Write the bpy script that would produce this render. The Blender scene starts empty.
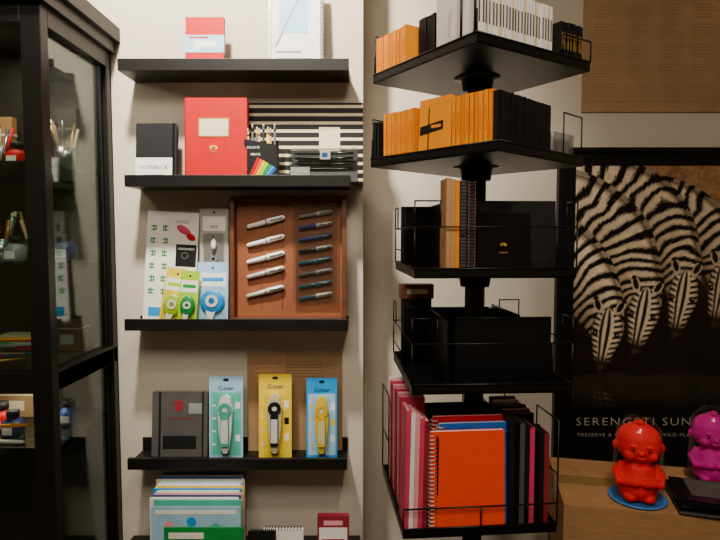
import bpy, math, random
import numpy as np
from mathutils import Matrix, Vector
random.seed(4)
F=560.0; H=1.40; TH=math.radians(3.4)
CT,ST=math.cos(TH),math.sin(TH)
# ---------- photogrammetry helper: where a sight line meets the plane at depth Y
def pt(px,py,Y):
    u=(px-360)/F; v=(270-py)/F
    t=Y/(CT+v*ST)
    return u*t, H+t*(-ST+v*CT)
def lin(c):
    return tuple(((x/12.92) if x<=0.04045 else ((x+0.055)/1.055)**2.4) for x in c)
def hx(s):
    return lin(tuple(int(s[i:i+2],16)/255 for i in (0,2,4)))
MC={}
def pm(key,hexc,rough=0.5,metal=0.0,var=0.10,scale=30,bump=0.0,spec=0.5,stretch=(1,1,1),emit=0):
    if key in MC: return MC[key]
    m=bpy.data.materials.new(key); m.use_nodes=True
    nt=m.node_tree; b=nt.nodes['Principled BSDF']
    c=hx(hexc)
    tc=nt.nodes.new('ShaderNodeTexCoord'); mp=nt.nodes.new('ShaderNodeMapping')
    mp.inputs['Scale'].default_value=stretch
    n=nt.nodes.new('ShaderNodeTexNoise'); n.inputs['Scale'].default_value=scale; n.inputs['Detail'].default_value=4
    nt.links.new(tc.outputs['Object'],mp.inputs[0]); nt.links.new(mp.outputs[0],n.inputs['Vector'])
    r=nt.nodes.new('ShaderNodeValToRGB')
    r.color_ramp.elements[0].position=0.3; r.color_ramp.elements[1].position=0.7
    r.color_ramp.elements[0].color=(*[x*(1-var) for x in c],1)
    r.color_ramp.elements[1].color=(*[min(1,x*(1+var)) for x in c],1)
    nt.links.new(n.outputs['Fac'],r.inputs[0]); nt.links.new(r.outputs[0],b.inputs['Base Color'])
    b.inputs['Roughness'].default_value=rough; b.inputs['Metallic'].default_value=metal
    b.inputs['Specular IOR Level'].default_value=spec
    if bump:
        bp=nt.nodes.new('ShaderNodeBump'); bp.inputs['Strength'].default_value=bump; bp.inputs['Distance'].default_value=0.002
        nt.links.new(n.outputs['Fac'],bp.inputs['Height']); nt.links.new(bp.outputs[0],b.inputs['Normal'])
    MC[key]=m; return m
def glassm(key,tint='ffffff',gl=0.08,rough=0.03,fk=0.6):
    if key in MC: return MC[key]
    m=bpy.data.materials.new(key); m.use_nodes=True; nt=m.node_tree
    for n in list(nt.nodes):
        if n.type!='OUTPUT_MATERIAL': nt.nodes.remove(n)
    out=[n for n in nt.nodes if n.type=='OUTPUT_MATERIAL'][0]
    a=nt.nodes.new('ShaderNodeBsdfTransparent'); g=nt.nodes.new('ShaderNodeBsdfGlossy'); mx=nt.nodes.new('ShaderNodeMixShader')
    a.inputs[0].default_value=(*hx(tint),1); g.inputs['Roughness'].default_value=rough
    lw=nt.nodes.new('ShaderNodeLayerWeight'); lw.inputs[0].default_value=0.15
    ma=nt.nodes.new('ShaderNodeMath'); ma.operation='MULTIPLY_ADD'; ma.inputs[1].default_value=fk; ma.inputs[2].default_value=gl
    nt.links.new(lw.outputs['Fresnel'],ma.inputs[0]); nt.links.new(ma.outputs[0],mx.inputs[0])
    nt.links.new(a.outputs[0],mx.inputs[1]); nt.links.new(g.outputs[0],mx.inputs[2]); nt.links.new(mx.outputs[0],out.inputs[0])
    MC[key]=m; return m
# ---------- mesh builder
class MB:
    def __init__(s,name):
        s.name=name; s.v=[]; s.f=[]; s.fm=[]; s.sm=[]; s.mats=[]; s.T=Matrix.Identity(4)
    def mi(s,m):
        if m not in s.mats: s.mats.append(m)
        return s.mats.index(m)
    def add(s,vs,fs,m,smooth=False):
        o=len(s.v); s.v+= [tuple(s.T@Vector(p)) for p in vs]
        k=s.mi(m)
        for f in fs: s.f.append([o+i for i in f]); s.fm.append(k); s.sm.append(smooth)
    def box(s,x0,x1,y0,y1,z0,z1,m):
        v=[(x0,y0,z0),(x1,y0,z0),(x1,y1,z0),(x0,y1,z0),(x0,y0,z1),(x1,y0,z1),(x1,y1,z1),(x0,y1,z1)]
        s.add(v,[(0,3,2,1),(4,5,6,7),(0,1,5,4),(1,2,6,5),(2,3,7,6),(3,0,4,7)],m)
    def prism(s,poly,y0,y1,m):   # poly in xz
        n=len(poly)
        v=[(x,y0,z) for x,z in poly]+[(x,y1,z) for x,z in poly]
        fs=[tuple(range(n)),tuple(range(2*n-1,n-1,-1))]+[(i,i+n,(i+1)%n+n,(i+1)%n) for i in range(n)]
        s.add(v,fs,m)
    def rrect(s,x0,x1,z0,z1,r,y0,y1,m,n=5):
        p=[]
        for cx,cz,a0 in ((x1-r,z1-r,0),(x0+r,z1-r,90),(x0+r,z0+r,180),(x1-r,z0+r,270)):
            for i in range(n+1):
                a=math.radians(a0+90*i/n); p.append((cx+r*math.cos(a),cz+r*math.sin(a)))
        s.prism(p[::-1],y0,y1,m)
    def disc(s,cx,cz,r,y0,y1,m,n=24,rz=None):
        rz=rz or r
        s.prism([(cx+r*math.cos(-2*math.pi*i/n),cz+rz*math.sin(-2*math.pi*i/n)) for i in range(n)],y0,y1,m)
    def ring(s,cx,cz,r0,r1,y0,y1,m,n=28):
        v=[];fs=[]
        for i in range(n):
            a=2*math.pi*i/n; c,d=math.cos(a),math.sin(a)
            v+=[(cx+r0*c,y0,cz+r0*d),(cx+r1*c,y0,cz+r1*d),(cx+r1*c,y1,cz+r1*d),(cx+r0*c,y1,cz+r0*d)]
        for i in range(n):
            a=4*i;b=4*((i+1)%n)
            for k in range(4):
                k2=(k+1)%4; fs.append((a+k,b+k,b+k2,a+k2))
        s.add(v,fs,m)
    def tube(s,pts,r,m,n=8,closed=False,radii=None):
        P=[Vector(p) for p in pts]; N=len(P); v=[];fs=[]
        for i,p in enumerate(P):
            if closed: d=(P[(i+1)%N]-P[i-1])
            else: d=P[min(i+1,N-1)]-P[max(i-1,0)]
            d.normalize()
            ref=Vector((0,0,1)) if abs(d.z)<0.9 else Vector((1,0,0))
            if i==0: a=d.cross(ref).normalized()
            else: a=(a-d*a.dot(d)).normalized()
            b=d.cross(a); rr=radii[i] if radii else r
            for k in range(n):
                t=2*math.pi*k/n; v.append(tuple(p+a*math.cos(t)*rr+b*math.sin(t)*rr))
        M=N if closed else N-1
        for i in range(M):
            j=(i+1)%N
            for k in range(n):
                k2=(k+1)%n; fs.append((i*n+k,i*n+k2,j*n+k2,j*n+k))
        if not closed:
            fs.append(tuple(range(n-1,-1,-1))); fs.append(tuple(range((N-1)*n,N*n)))
        s.add(v,fs,m,True)
    def wire(s,pts,r,m,n=6):   # straight wires with ball joints
        for a,b in zip(pts[:-1],pts[1:]): s.tube([a,b],r,m,n)
        for p in pts[1:-1]: s.ell(p,(r,r,r),m,6,4)
    def ell(s,c,R,m,nu=20,nv=12,rot=None):
        v=[];fs=[]
        for j in range(nv+1):
            ph=math.pi*j/nv
            for i in range(nu):
                t=2*math.pi*i/nu
                q=Vector((R[0]*math.sin(ph)*math.cos(t),R[1]*math.sin(ph)*math.sin(t),R[2]*math.cos(ph)))
                if rot: q=rot@q
                v.append((c[0]+q.x,c[1]+q.y,c[2]+q.z))
        for j in range(nv):
            for i in range(nu):
                i2=(i+1)%nu; fs.append((j*nu+i,(j+1)*nu+i,(j+1)*nu+i2,j*nu+i2))
        s.add(v,fs,m,True)
    def lathe(s,prof,c,m,n=24):
        v=[];fs=[];k=len(prof)
        for i in range(n):
            t=2*math.pi*i/n
            for r,z in prof: v.append((c[0]+r*math.cos(t),c[1]+r*math.sin(t),c[2]+z))
        for i in range(n):
            j=(i+1)%n
            for q in range(k-1): fs.append((i*k+q,j*k+q,j*k+q+1,i*k+q+1))
        s.add(v,fs,m,True)
    def text(s,txt,size,x,z,y,m,align='LEFT',ext=0.0002,xs=1.0,rot=0,sp=1.0,off=0):
        cu=bpy.data.curves.new('t','FONT'); cu.body=txt; cu.size=size; cu.extrude=ext; cu.align_x=align; cu.resolution_u=2; cu.space_character=sp; cu.offset=off
        ob=bpy.data.objects.new('t',cu); bpy.context.collection.objects.link(ob)
        dg=bpy.context.evaluated_depsgraph_get(); me=ob.evaluated_get(dg).to_mesh()
        M=Matrix.Translation((x,y,z))@Matrix.Rotation(math.radians(90),4,'X')@Matrix.Rotation(math.radians(rot),4,'Z')@Matrix.Diagonal((xs,1,1,1))
        vs=[tuple(M@q.co) for q in me.vertices]; fs=[tuple(p.vertices) for p in me.polygons]
        s.add(vs,fs,m); bpy.data.objects.remove(ob); bpy.data.curves.remove(cu)
    def build(s,parent=None,bevel=0.0,remesh=0.0):
        me=bpy.data.meshes.new(s.name); me.from_pydata(s.v,[],s.f)
        for m in s.mats: me.materials.append(m)
        me.polygons.foreach_set('material_index',s.fm); me.polygons.foreach_set('use_smooth',s.sm); me.update()
        ob=bpy.data.objects.new(s.name,me); bpy.context.collection.objects.link(ob)
        if bevel:
            b=ob.modifiers.new('b','BEVEL'); b.width=bevel; b.segments=2; b.limit_method='ANGLE'; b.angle_limit=math.radians(60)
        if remesh:
            r=ob.modifiers.new('r','REMESH'); r.mode='VOXEL'; r.voxel_size=remesh; r.use_smooth_shade=True
            q=ob.modifiers.new('s','SMOOTH'); q.factor=0.6; q.iterations=6
        if parent: ob.parent=parent
        return ob
def empty(name):
    e=bpy.data.objects.new(name,None); e.empty_display_size=0.05; bpy.context.collection.objects.link(e); return e
def lean(x,y,z,deg=0,yaw=0,roll=0):
    return Matrix.Translation((x,y,z))@Matrix.Rotation(math.radians(yaw),4,'Z')@Matrix.Rotation(math.radians(-deg),4,'X')@Matrix.Rotation(math.radians(roll),4,'Y')
# ---------- materials
BLK=pm('black_satin_metal','0a0a0b',0.38,0.0,0.15,20,spec=.35)
BLKW=pm('black_painted_wood','100e0d',0.45,0,0.25,14,0.1,stretch=(1,1,0.15),spec=.35)
BLKP=pm('black_cover','111113',0.6,spec=.3)
BLKG=pm('black_gloss_cover','0a0a0c',0.28,spec=.4)
WALL=pm('wall_paint','d0c6b4',0.9,0,0.03,6,0.06)
WHITE=pm('white_paper','f2f0ea',0.6,var=0.03)
CREAM=pm('cream_paper','e8d9b0',0.6,var=0.04)
ORANGE=pm('orange_cover','ff9c00',0.5,var=0.04,spec=.2)
ORANGE2=pm('orange_cover_b','f08800',0.5,var=0.05,spec=.2)
DORANGE=pm('deep_orange_cover','fa4400',0.45,var=0.04,spec=.25)
RED=pm('red_cover','c2020c',0.5,var=0.04,spec=.2)
PINK=pm('pink_cover','d43a60',0.5)
LPINK=pm('light_pink_cover','e8a0a8',0.5)
MAROON=pm('maroon_cover','8c2030',0.5)
BLUE=pm('blue_cover','1257b0',0.45)
SKY=pm('sky_plastic','1c98e4',0.3)
LBLUE=pm('light_blue_card','a0cbe6',0.5)
TEAL=pm('teal_card','54c0ac',0.5)
GREEN=pm('green_plastic','149040',0.4)
LIME=pm('lime_plastic','a8d410',0.35)
YEL=pm('yellow_card','f2d020',0.5)
GOLD=pm('gold_foil','c8a04a',0.3,0.7)
KRAFT=pm('kraft_card','9c7a54',0.8,0,0.1,60,stretch=(1,1,6))
TAN=pm('tan_cover','b98a58',0.6)
PURP=pm('dark_purple_cover','35263c',0.6)
GREY=pm('grey_cover','4c4a49',0.6,var=0.12)
SILV=pm('silver_metal','b8babd',0.25,0.9)
STEEL=pm('grey_plastic','8a8c90',0.35)
NAVY=pm('navy_cover','1c3a78',0.4)
DGREEN=pm('teal_pen_barrel','145868',0.25)
WOOD=pm('walnut_wood','5e3218',0.45,0,0.3,18,0.1,stretch=(1,4,6))
WOODB=pm('brown_box_lining','844a28',0.6,0,0.12,12)
CLEAR=glassm('clear_plastic','f4f6f6',0.06,0.12)
FILM=glassm('clear_film','fafafa',0.03,0.1,.25)
GLASS=glassm('cabinet_glass','e6ece9',0.03,0.02,.3)
# ---------- room
def room():
    xr,_=pt(363,240,1.6)
    w=MB('wall_back_left'); w.box(-2.3,xr,1.6,1.9,0,2.85,WALL); w.build()
    w=MB('wall_back_right'); w.box(xr,2.3,1.75,1.9,0,2.85,WALL); w.build()
    w=MB('wall_left'); w.box(-2.4,-2.3,-2.6,1.9,0,2.85,WALL); w.build()
    w=MB('wall_right'); w.box(2.3,2.4,-2.6,1.9,0,2.85,WALL); w.build()
    w=MB('wall_front'); w.box(-2.4,2.4,-2.7,-2.6,0,2.85,WALL); w.build()
    FL=pm('floor_boards','5b4636',0.5,0,0.3,5,stretch=(1,8,1))
    w=MB('floor'); w.box(-2.4,2.4,-2.7,1.9,-0.1,0,FL); w.build()
    w=MB('ceiling'); w.box(-2.4,2.4,-2.7,1.9,2.85,2.95,WALL); w.build()
    w=MB('baseboard_back'); w.box(-0.69,xr+.012,1.588,1.6,0,0.09,WHITE); w.build()
room()
# ---------- ledges
LED=[]
for (xa,xb,ya,back) in ((118,349,59,0),(125,350,175,0),(125,348,319,0),(128,347,458,0.045)):
    x0,zt=pt(xa,ya,1.49); x1,_=pt(xb,ya,1.49)
    m=MB('picture_ledge')
    zb=zt-0.031
    m.box(x0,x1,1.484,1.496,zb,zt,BLKW)
    m.box(x0,x1,1.496,1.6,zb,zb+0.014,BLKW)
    m.box(x0,x1,1.592,1.6,zb+0.014,zb+(back or 0.02)+0.005,BLKW)
    m.build(bevel=0.0012)
    LED.append(zb+0.0145)
def item(px0,px1,pyt,Y,zf,pyc=None):
    x0,zt=pt(px0,pyt,Y); x1,_=pt(px1,pyt,Y)
    return x0,x1-x0,zt-zf
# ---- ledge 1
z=LED[0]
x,w,h=item(184,223,15,1.53,z)
m=MB('red_banded_notebook'); m.T=lean(x,1.53,z,5)
m.box(0,w,0,0.012,0,h,RED); m.box(0.002,w-.001,0.001,0.011,h,h+0.0005,WHITE)
m.box(-.0006,w+.0006,-0.0008,0.0128,h*.33,h*.66,LBLUE); m.box(w*.25,w*.8,-0.0012,-0.0008,h*.42,h*.56,WHITE)
m.box(w*.84,w*.88,-0.001,0.0,0,h*.33,MAROON);m.box(w*.1,w*.6,-0.0011,-0.0008,h*.60,h*.63,RED)
m.box(w*.05,w*.8,-0.001,0.0,h*.08,h*.2,LPINK)
m.build(bevel=0.0008)
x,w,h=item(267,323,-18,1.54,z)
m=MB('photo_frame'); m.T=lean(x,1.54,z,4)
t=.007
m.box(0,w,0.004,0.012,0,h,WHITE)
m.box(0,t,0,0.012,0,h,SILV); m.box(w-t*1.4,w,0,0.012,0,h,STEEL); m.box(t,w-t*1.4,0,0.012,0,t,SILV); m.box(t,w-t*1.4,0,0.012,h-t,h,SILV)
for i in range(22):
    zz=h*i/22; m.box(w-.004,w-.001,-.0005,0,zz+.001,zz+.005,BLKP); m.box(.001,.003,-.0005,0,zz+.001,zz+.005,BLKP)
m.box(w*.2,w*.72,0.0032,0.004,h*.45,h*.9,LBLUE); m.box(w*.15,w*.8,0.0032,0.004,h*.12,h*.16,STEEL); m.box(w*.15,w*.6,0.0032,0.004,h*.22,h*.24,STEEL)
m.prism([(w*.12,h*.30),(w*.16,h*.30),(w*.62,h*.92),(w*.58,h*.92)],.003,.0038,STEEL)
m.build(bevel=0.0006)
# ---- ledge 2
z=LED[1]
x,w,h=item(134,175,122,1.53,z)
m=MB('black_notebook'); m.T=lean(x,1.53,z,5)
m.rrect(0,w,0,h,.005,0,.003,BLKP); m.box(0.001,w-.002,.003,.013,.001,h-.001,WHITE); m.rrect(0,w,0,h,.005,.013,.016,BLKP)
m.box(-.0006,w*.90,-0.0008,0,h*.02,h*.42,WHITE); m.text('NOTEBOOK',.014,w*.45,h*.23,-.001,BLKP,'CENTER')
m.box(w*.2,w*.7,-.001,-.0008,h*.1,h*.14,STEEL); m.box(w*.9,w*.95,-.0014,0,0,h,BLKG)
m.build()
x,w,h=item(183,246,97,1.51,z)
m=MB('red_hardcover_book'); m.T=lean(x,1.51,z+.0016,3)
m.box(0,w,0,.003,0,h,RED); m.box(.002,w-.003,.003,.026,.002,h-.002,WHITE); m.box(0,w,.026,.029,0,h,RED); m.box(0,.003,0,.029,0,h,RED)
m.box(w*.06,w*.065,-.0003,0,0,h,MAROON)
m.box(w*.22,w*.72,-.0006,0,h*.53,h*.76,GOLD); m.box(w*.24,w*.7,-.001,0,h*.545,h*.745,CREAM)
for i in range(-2,3):
    a=math.radians(90+i*26); m.ell((w*.46+.010*math.cos(a),0,h*.37+.010*math.sin(a)),(.0028,.0006,.005),GOLD,8,6,Matrix.Rotation(-(a-math.pi/2),3,'Y'))
m.box(w*.40,w*.52,-.0006,0,h*.345,h*.36,GOLD)
m.build(bevel=.0006)
x,w,h=item(247,363,102,1.572,z)
m=MB('striped_presentation_folder'); m.T=lean(x,1.572,z,2)
m.box(0,w,0,.008,0,h,BLKP)
n=10
for i in range(n):
    zz=h*(i+.35)/n; m.box(0,w,-.0006,0,zz,zz+h*.36/n,CREAM)
m.box(w*.62,w*.80,-.0012,0,h*.36,h*.70,CREAM)
m.build()
# pencil set box
x,w,h=item(244,277,139,1.515,z)
m=MB('coloured_pencil_box'); m.T=lean(x,1.515,z,0,-4)
m.box(0,w,0,.03,0,h*.75,BLKP); m.box(0,w,.027,.03,h*.75,h*1.0,BLKP); 
m.prism([(0,h*.75),(0,h),(w,h*.86),(w,h*.75)],0,.002,BLKP)
cols=[RED,DORANGE,YEL,LIME,GREEN,SKY,BLUE]
for i,c in enumerate(cols):
    b=.06+.09*i
    m.prism([(w*b,0),(w*(b+.07),0),(w*min(.98,b+.42),h*(.55-.04*i)),(w*min(.98,b+.34),h*(.58-.04*i))],-.0006,0,c)
m.text('COLOUR',.0085,w*.08,h*.78,-.0006,WHITE); m.text('PENCIL',.0085,w*.2,h*.62,-.0006,WHITE)
pc=[TAN,GREY,GREY,TAN,BLKP,YEL,TAN,GREY]
for i in range(8):
    xx=w*(.1+.115*i); hh=h*(1.18+.06*((i*5)%3)); yy=.008+.008*(i%3)
    m.tube([(xx,yy,.004),(xx,yy,hh)],.0034,pc[i],6); m.tube([(xx,yy,hh),(xx,yy,hh+.009)],.0034,CREAM,6,radii=[.0034,.0006])
    m.tube([(xx,yy,hh-.012),(xx,yy,hh-.002)],.0037,pc[(i+3)%8],6)
m.build()
x,w,h=item(289,358,149,1.50,z)
m=MB('clear_pen_case'); m.T=lean(x,1.50,z,0,-3)
D=.03
m.box(0,w,0,.001,0,h,CLEAR); m.box(0,w,D,D+.001,0,h,CLEAR); m.box(0,w,0,D,h,h+.001,CLEAR); m.box(0,.001,0,D,0,h,CLEAR); m.box(w-.001,w,0,D,0,h,CLEAR)
m.box(.002,w-.002,.004,D-.002,.0,h*.30,STEEL); m.box(.002,w-.002,D-.004,D-.002,h*.3,h*.97,GREY)
for k,zz in enumerate((.40,.56,.73,.88)):
    m.tube([(w*.06,.012,h*zz),(w*.12,.012,h*zz),(w*.8,.012,h*zz),(w*.93,.012,h*zz)],.004,(BLKG,BLKP)[k%2],8,radii=[.001,.004,.004,.003])
    m.tube([(w*.62,.0085,h*zz),(w*.86,.008,h*zz)],.0012,SILV,6)
m.box(w*.02,w*.3,.001,.003,h*.1,h*.45,WHITE); m.box(w*.45,w*.6,.001,.003,h*.68,h*.95,WHITE); m.box(w*.48,w*.56,.0005,.003,h*.75,h*.88,BLUE)
m.build()
# ---- ledge 3
z=LED[2]
def pouch_card(name,px0,px1,pyt,Y,deg=4,yaw=0,roll=0,zf=z):
    x,w,h=item(px0,px1,pyt,Y,zf); m=MB(name); m.T=lean(x,Y,zf,deg,yaw,roll); return m,w,h
m,w,h=pouch_card('illustrated_product_card',140,192,210,1.568,3,0,3)
m.rrect(0,w,0,h,.004,0,.0015,WHITE)
random.seed(8)
for col in range(2):
    for r in range(6):
        cx=w*(.08+.23*col); cz=h*(.86-.115*r); g=.0155
        m.box(cx,cx+g,-.0006,0,cz,cz+.003,GREEN); m.box(cx+g*.38,cx+g*.58,-.0006,0,cz-.011,cz+.007,GREEN)
        m.box(cx+.001,cx+g-.001,-.0006,0,cz-.010,cz-.007,GREEN)
        if (r+col)%2: m.box(cx,cx+.003,-.0006,0,cz-.010,cz+.005,GREEN)
        else: m.box(cx+g-.003,cx+g,-.0006,0,cz-.010,cz+.005,GREEN)
m.ell((w*.72,-.001,h*.84),(w*.16,.001,h*.035),PINK,16,6,Matrix.Rotation(.5,3,'Y')); m.ell((w*.86,-.001,h*.78),(w*.10,.001,h*.03),RED,16,6,Matrix.Rotation(.5,3,'Y'))
m.box(w*.58,w*.98,-.0008,0,h*.51,h*.71,BLKP); m.ring(w*.76,h*.61,.007,.010,-.002,-.0008,SILV); m.box(w*.62,w*.94,-.0012,-.0008,h*.66,h*.68,STEEL)
m.text('note!',.018,w*.56,h*.90,-.0006,STEEL)
m.box(w*.55,w*.95,-.0006,0,h*.36,h*.44,STEEL); m.box(w*.10,w*.40,-.0006,0,h*.05,h*.13,SKY)
m.build()
m,w,h=pouch_card('blister_pack_card',198,227,208,1.56,3)
m.rrect(0,w,0,h,.004,0,.0015,pm('pale_grey_card','a8a69e',.5)); m.box(w*.1,w*.9,-.0004,0,h*.80,h*.93,WHITE); m.text('tape',.013,w*.5,h*.83,-.0008,BLKP,'CENTER')
m.disc(w*.5,h*.965,.003,-.0006,0,BLKP,12); m.rrect(w*.15,w*.85,h*.44,h*.78,.008,-.010,-.0005,CLEAR); m.ell((w*.5,-.006,h*.68),(.008,.005,.016),WHITE,12,8)
m.ring(w*.5,h*.55,.005,.010,-.009,-.003,STEEL); m.tube([(w*.5,-.006,h*.60),(w*.5,-.006,h*.76)],.003,SILV); m.build()
def tapepack(px0,px1,pyt,Y,body,card,roll=0):
    m,w,h=pouch_card('correction_tape_pack',px0,px1,pyt,Y,5,0,roll)
    m.rrect(0,w,0,h,.003,0,.0012,card)
    m.disc(w*.5,h*.90,.003,-.0004,0,BLKP,10)
    m.box(w*.06,w*.94,-.0005,0,h*.60,h*.82,WHITE); m.box(w*.15,w*.85,-.0008,0,h*.68,h*.74,body)
    m.ell((w*.5,-.004,h*.34),(w*.40,.007,h*.20),body,18,10)
    m.ell((w*.5,-.009,h*.36),(w*.18,.004,h*.09),CLEAR,14,8); m.ring(w*.5,h*.36,w*.1,w*.2,-.0125,-.010,WHITE,18)
    m.prism([(w*.3,h*.2),(w*.36,h*.04),(w*.5,h*.04),(w*.62,h*.2)],-.008,-.001,WHITE)
    m.rrect(w*.04,w*.96,h*.02,h*.58,.006,-.0135,-.013,FILM)
    m.build()
tapepack(157,180,266,1.532,LIME,YEL,9); tapepack(176,195,270,1.513,GREEN,LIME,4); tapepack(196,227,262,1.53,SKY,LBLUE,0)
# wood pen display
x,w,h=item(228,346,196,1.53,z)
m=MB('wooden_pen_display_box'); m.T=lean(x,1.53,z+.002,3)
t=.012; D=.036
m.box(t,w-t,D-.006,D,t,h-t,WOODB)
m.box(0,t,0,D,0,h,WOOD); m.box(w-t,w,0,D,0,h,WOOD); m.box(t,w-t,0,D,0,t,WOOD); m.box(t,w-t,0,D,h-t,h,WOOD)
m.build(bevel=.001)
Tbox=m.T.copy()
m=MB('fountain_pen_set'); m.T=Tbox
yb=D-.006
def pen(m,x0,z0,x1,z1,y,body,cap,r=.0062):
    a=Vector((x0,y,z0)); b=Vector((x1,y,z1)); d=b-a
    P=lambda t:tuple(a+d*t)
    m.tube([P(0),P(.04),P(.45),P(.52)],r,body,12,radii=[r*.45,r*.8,r*.95,r*.95])
    m.tube([P(.52),P(.53),P(.95),P(1)],r,cap,12,radii=[r*1.1,r*1.15,r,r*.5])
    m.tube([P(.5),P(.53)],r*1.2,SILV,12)
    q=Vector((0,-r*1.25,0)); m.tube([tuple(Vector(P(.95))+q),tuple(Vector(P(.62))+q)],.0013,SILV,6)
def penpx(px,py):
    X,Z=pt(px,py,1.55); return X-x, Z-z
ys=[221,240,257,272,291]
SBRUSH=pm('brushed_pen_metal','c9c6c0',.4,.3)
pb=[WHITE,WHITE,WHITE,SBRUSH,SBRUSH]
for i,yy in enumerate(ys):
    a=penpx(246,yy+6); b=penpx(284,yy-4); pen(m,a[0],a[1],b[0],b[1],yb-.0085,pb[i],(WHITE,WHITE,WHITE,SBRUSH,SBRUSH)[i],.0072)
for xx in (.26,.44): m.tube([(w*xx,yb-.001,h*.1),(w*xx,yb-.001,h*.9)],.0005,WOOD,6)
for i in range(8):
    yy=213+11.8*i
    a=penpx(298,yy+4); b=penpx(332,yy-2)
    pen(m,a[0],a[1],b[0],b[1],yb-.007,(STEEL,NAVY,NAVY,BLKG,DGREEN,GREY,DGREEN,DGREEN)[i],(SBRUSH,SBRUSH,NAVY,STEEL,DGREEN,STEEL,DGREEN,SBRUSH)[i],.0056)
a=penpx(293,302); b=penpx(337,203)
m.box(a[0],b[0],yb-.0175,yb-.017,a[1],b[1],CLEAR)
m.build()
# ---- ledge 4
z=LED[3]
x,w,h=item(150,206,393,1.54,z)
m=MB('grey_travel_notebook'); m.T=lean(x,1.54,z,6)
m.rrect(0,w,0,h,.004,0,.002,GREY); m.box(.001,w-.002,.002,.012,.001,h-.001,CREAM); m.rrect(0,w,0,h,.004,.012,.014,GREY)
m.box(w*.9,w*.93,-.001,0,0,h,BLKP); m.box(w*.12,w*.16,-.0008,0,0,h,BLKP)
m.disc(w*.48,h*.76,w*.08,-.0008,0,MAROON,20)
m.prism([(w*.34,h*.80),(w*.48,h*.87),(w*.62,h*.80),(w*.58,h*.815),(w*.48,h*.85),(w*.38,h*.815)],-.001,0,RED)
m.box(w*.3,w*.75,-.0008,0,h*.58,h*.595,MAROON); m.box(w*.2,w*.8,-.0008,0,h*.12,h*.32,BLKP); m.box(w*.66,w*.9,-.0008,0,h*.66,h*.82,STEEL)
m.build()
def washi(px0,px1,pyt,Y,card,edge,disp,roll_):
    x,w,h=item(px0,px1,pyt,Y,z)
    m=MB('tape_dispenser_pack'); m.T=lean(x,Y,z,3)
    m.rrect(0,w,0,h,.003,0,.0015,edge); m.rrect(w*.06,w*.94,h*.03,h*.80,.003,-.0005,0,card)
    m.rrect(w*.42,w*.58,h*.94,h*.97,.0012,-.001,.002,BLKP,3)
    m.text('Cutter',.016,w*.5,h*.83,-.0008,NAVY,'CENTER')
    # dispenser: tapered body, upright tape roll in its window, toothed cutter
    m.prism([(w*.38,h*.14),(w*.31,h*.36),(w*.28,h*.60),(w*.36,h*.74),(w*.5,h*.78),(w*.64,h*.74),(w*.72,h*.60),(w*.69,h*.36),(w*.62,h*.14),(w*.56,h*.07),(w*.44,h*.07)],-.014,-.002,disp)
    m.rrect(w*.38,w*.62,h*.16,h*.52,.003,-.0215,-.004,roll_); m.box(w*.40,w*.60,-.0222,-.021,h*.20,h*.48,WHITE if roll_!=YEL else CREAM)
    m.ring(w*.5,h*.60,w*.09,w*.2,-.018,-.004,roll_); m.disc(w*.5,h*.60,w*.07,-.017,-.004,WHITE,16)
    m.prism([(w*.38,h*.08),(w*.42,h*.04),(w*.46,h*.08),(w*.5,h*.04),(w*.54,h*.08),(w*.58,h*.04),(w*.62,h*.08)],-.012,-.004,SILV)
    m.rrect(w*.2,w*.8,h*.03,h*.79,.008,-.0245,-.024,FILM)
    for i in range(4): m.box(w*.09,w*.2,-.001,0,h*(.15+.16*i),h*(.17+.16*i),disp)
    for i in range(3): m.box(w*.78,w*.92,-.001,0,h*(.2+.2*i),h*(.28+.2*i),(WHITE,roll_,WHITE)[i])
    m.build()
washi(208,242,377,1.535,TEAL,LBLUE,WHITE,TEAL)
washi(258,291,375,1.535,YEL,YEL,CREAM,BLKP)
washi(306,337,379,1.535,LBLUE,SKY,YEL,YEL)
x,w,h=item(247,286,353,1.583,z)
m=MB('kraft_paper_sheet'); m.T=lean(x,1.583,z,.5); m.box(0,w,0,.001,0,h,KRAFT)
for i in range(4): m.box(w*.2,w*.8,-.0003,0,h*(.86-.05*i),h*(.875-.05*i),TAN)
m.build()
KRAFT2=pm('kraft_print','6e5438',.8)
x,w,h=item(279,342,352,1.588,z)
m=MB('kraft_paper_sheet'); m.T=lean(x,1.5895,z,0); m.box(0,w,0,.001,0,h,KRAFT)
for i in range(6): m.box(w*.1,w*.7,-.0003,0,h*(.9-.03*i),h*(.905-.03*i),KRAFT2)
m.ring(w*.8,h*.85,.006,.0075,-.0004,0,KRAFT2); m.build()
# ---- low display cabinet + items
zt=pt(200,562,1.45)[1]
m=MB('low_display_cabinet')
x0=-.66; x1=.0
m.box(x0,x1,1.22,1.585,zt-.025,zt,BLKW); m.box(x0+.01,x0+.03,1.24,1.58,0,zt-.025,BLKW); m.box(x1-.03,x1-.01,1.24,1.58,0,zt-.025,BLKW)
m.box(x0+.03,x1-.03,1.56,1.58,0,zt-.025,BLKW); m.box(x0+.03,x1-.03,1.26,1.56,.08,.1,BLKW)
m.box(x0+.03,-.335,1.24,1.258,.1,zt-.03,BLKW); m.box(-.325,x1-.03,1.24,1.258,.1,zt-.03,BLKW)
m.ell((-.36,1.232,.35),(.01,.01,.01),SILV); m.ell((-.30,1.232,.35),(.01,.01,.01),SILV)
m.build(bevel=.0015)
m=MB('writing_pad_stack')
cl=[NAVY,WHITE,BLUE,CREAM,LBLUE,WHITE,YEL,SKY,WHITE,LPINK,NAVY,WHITE,TEAL]
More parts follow.
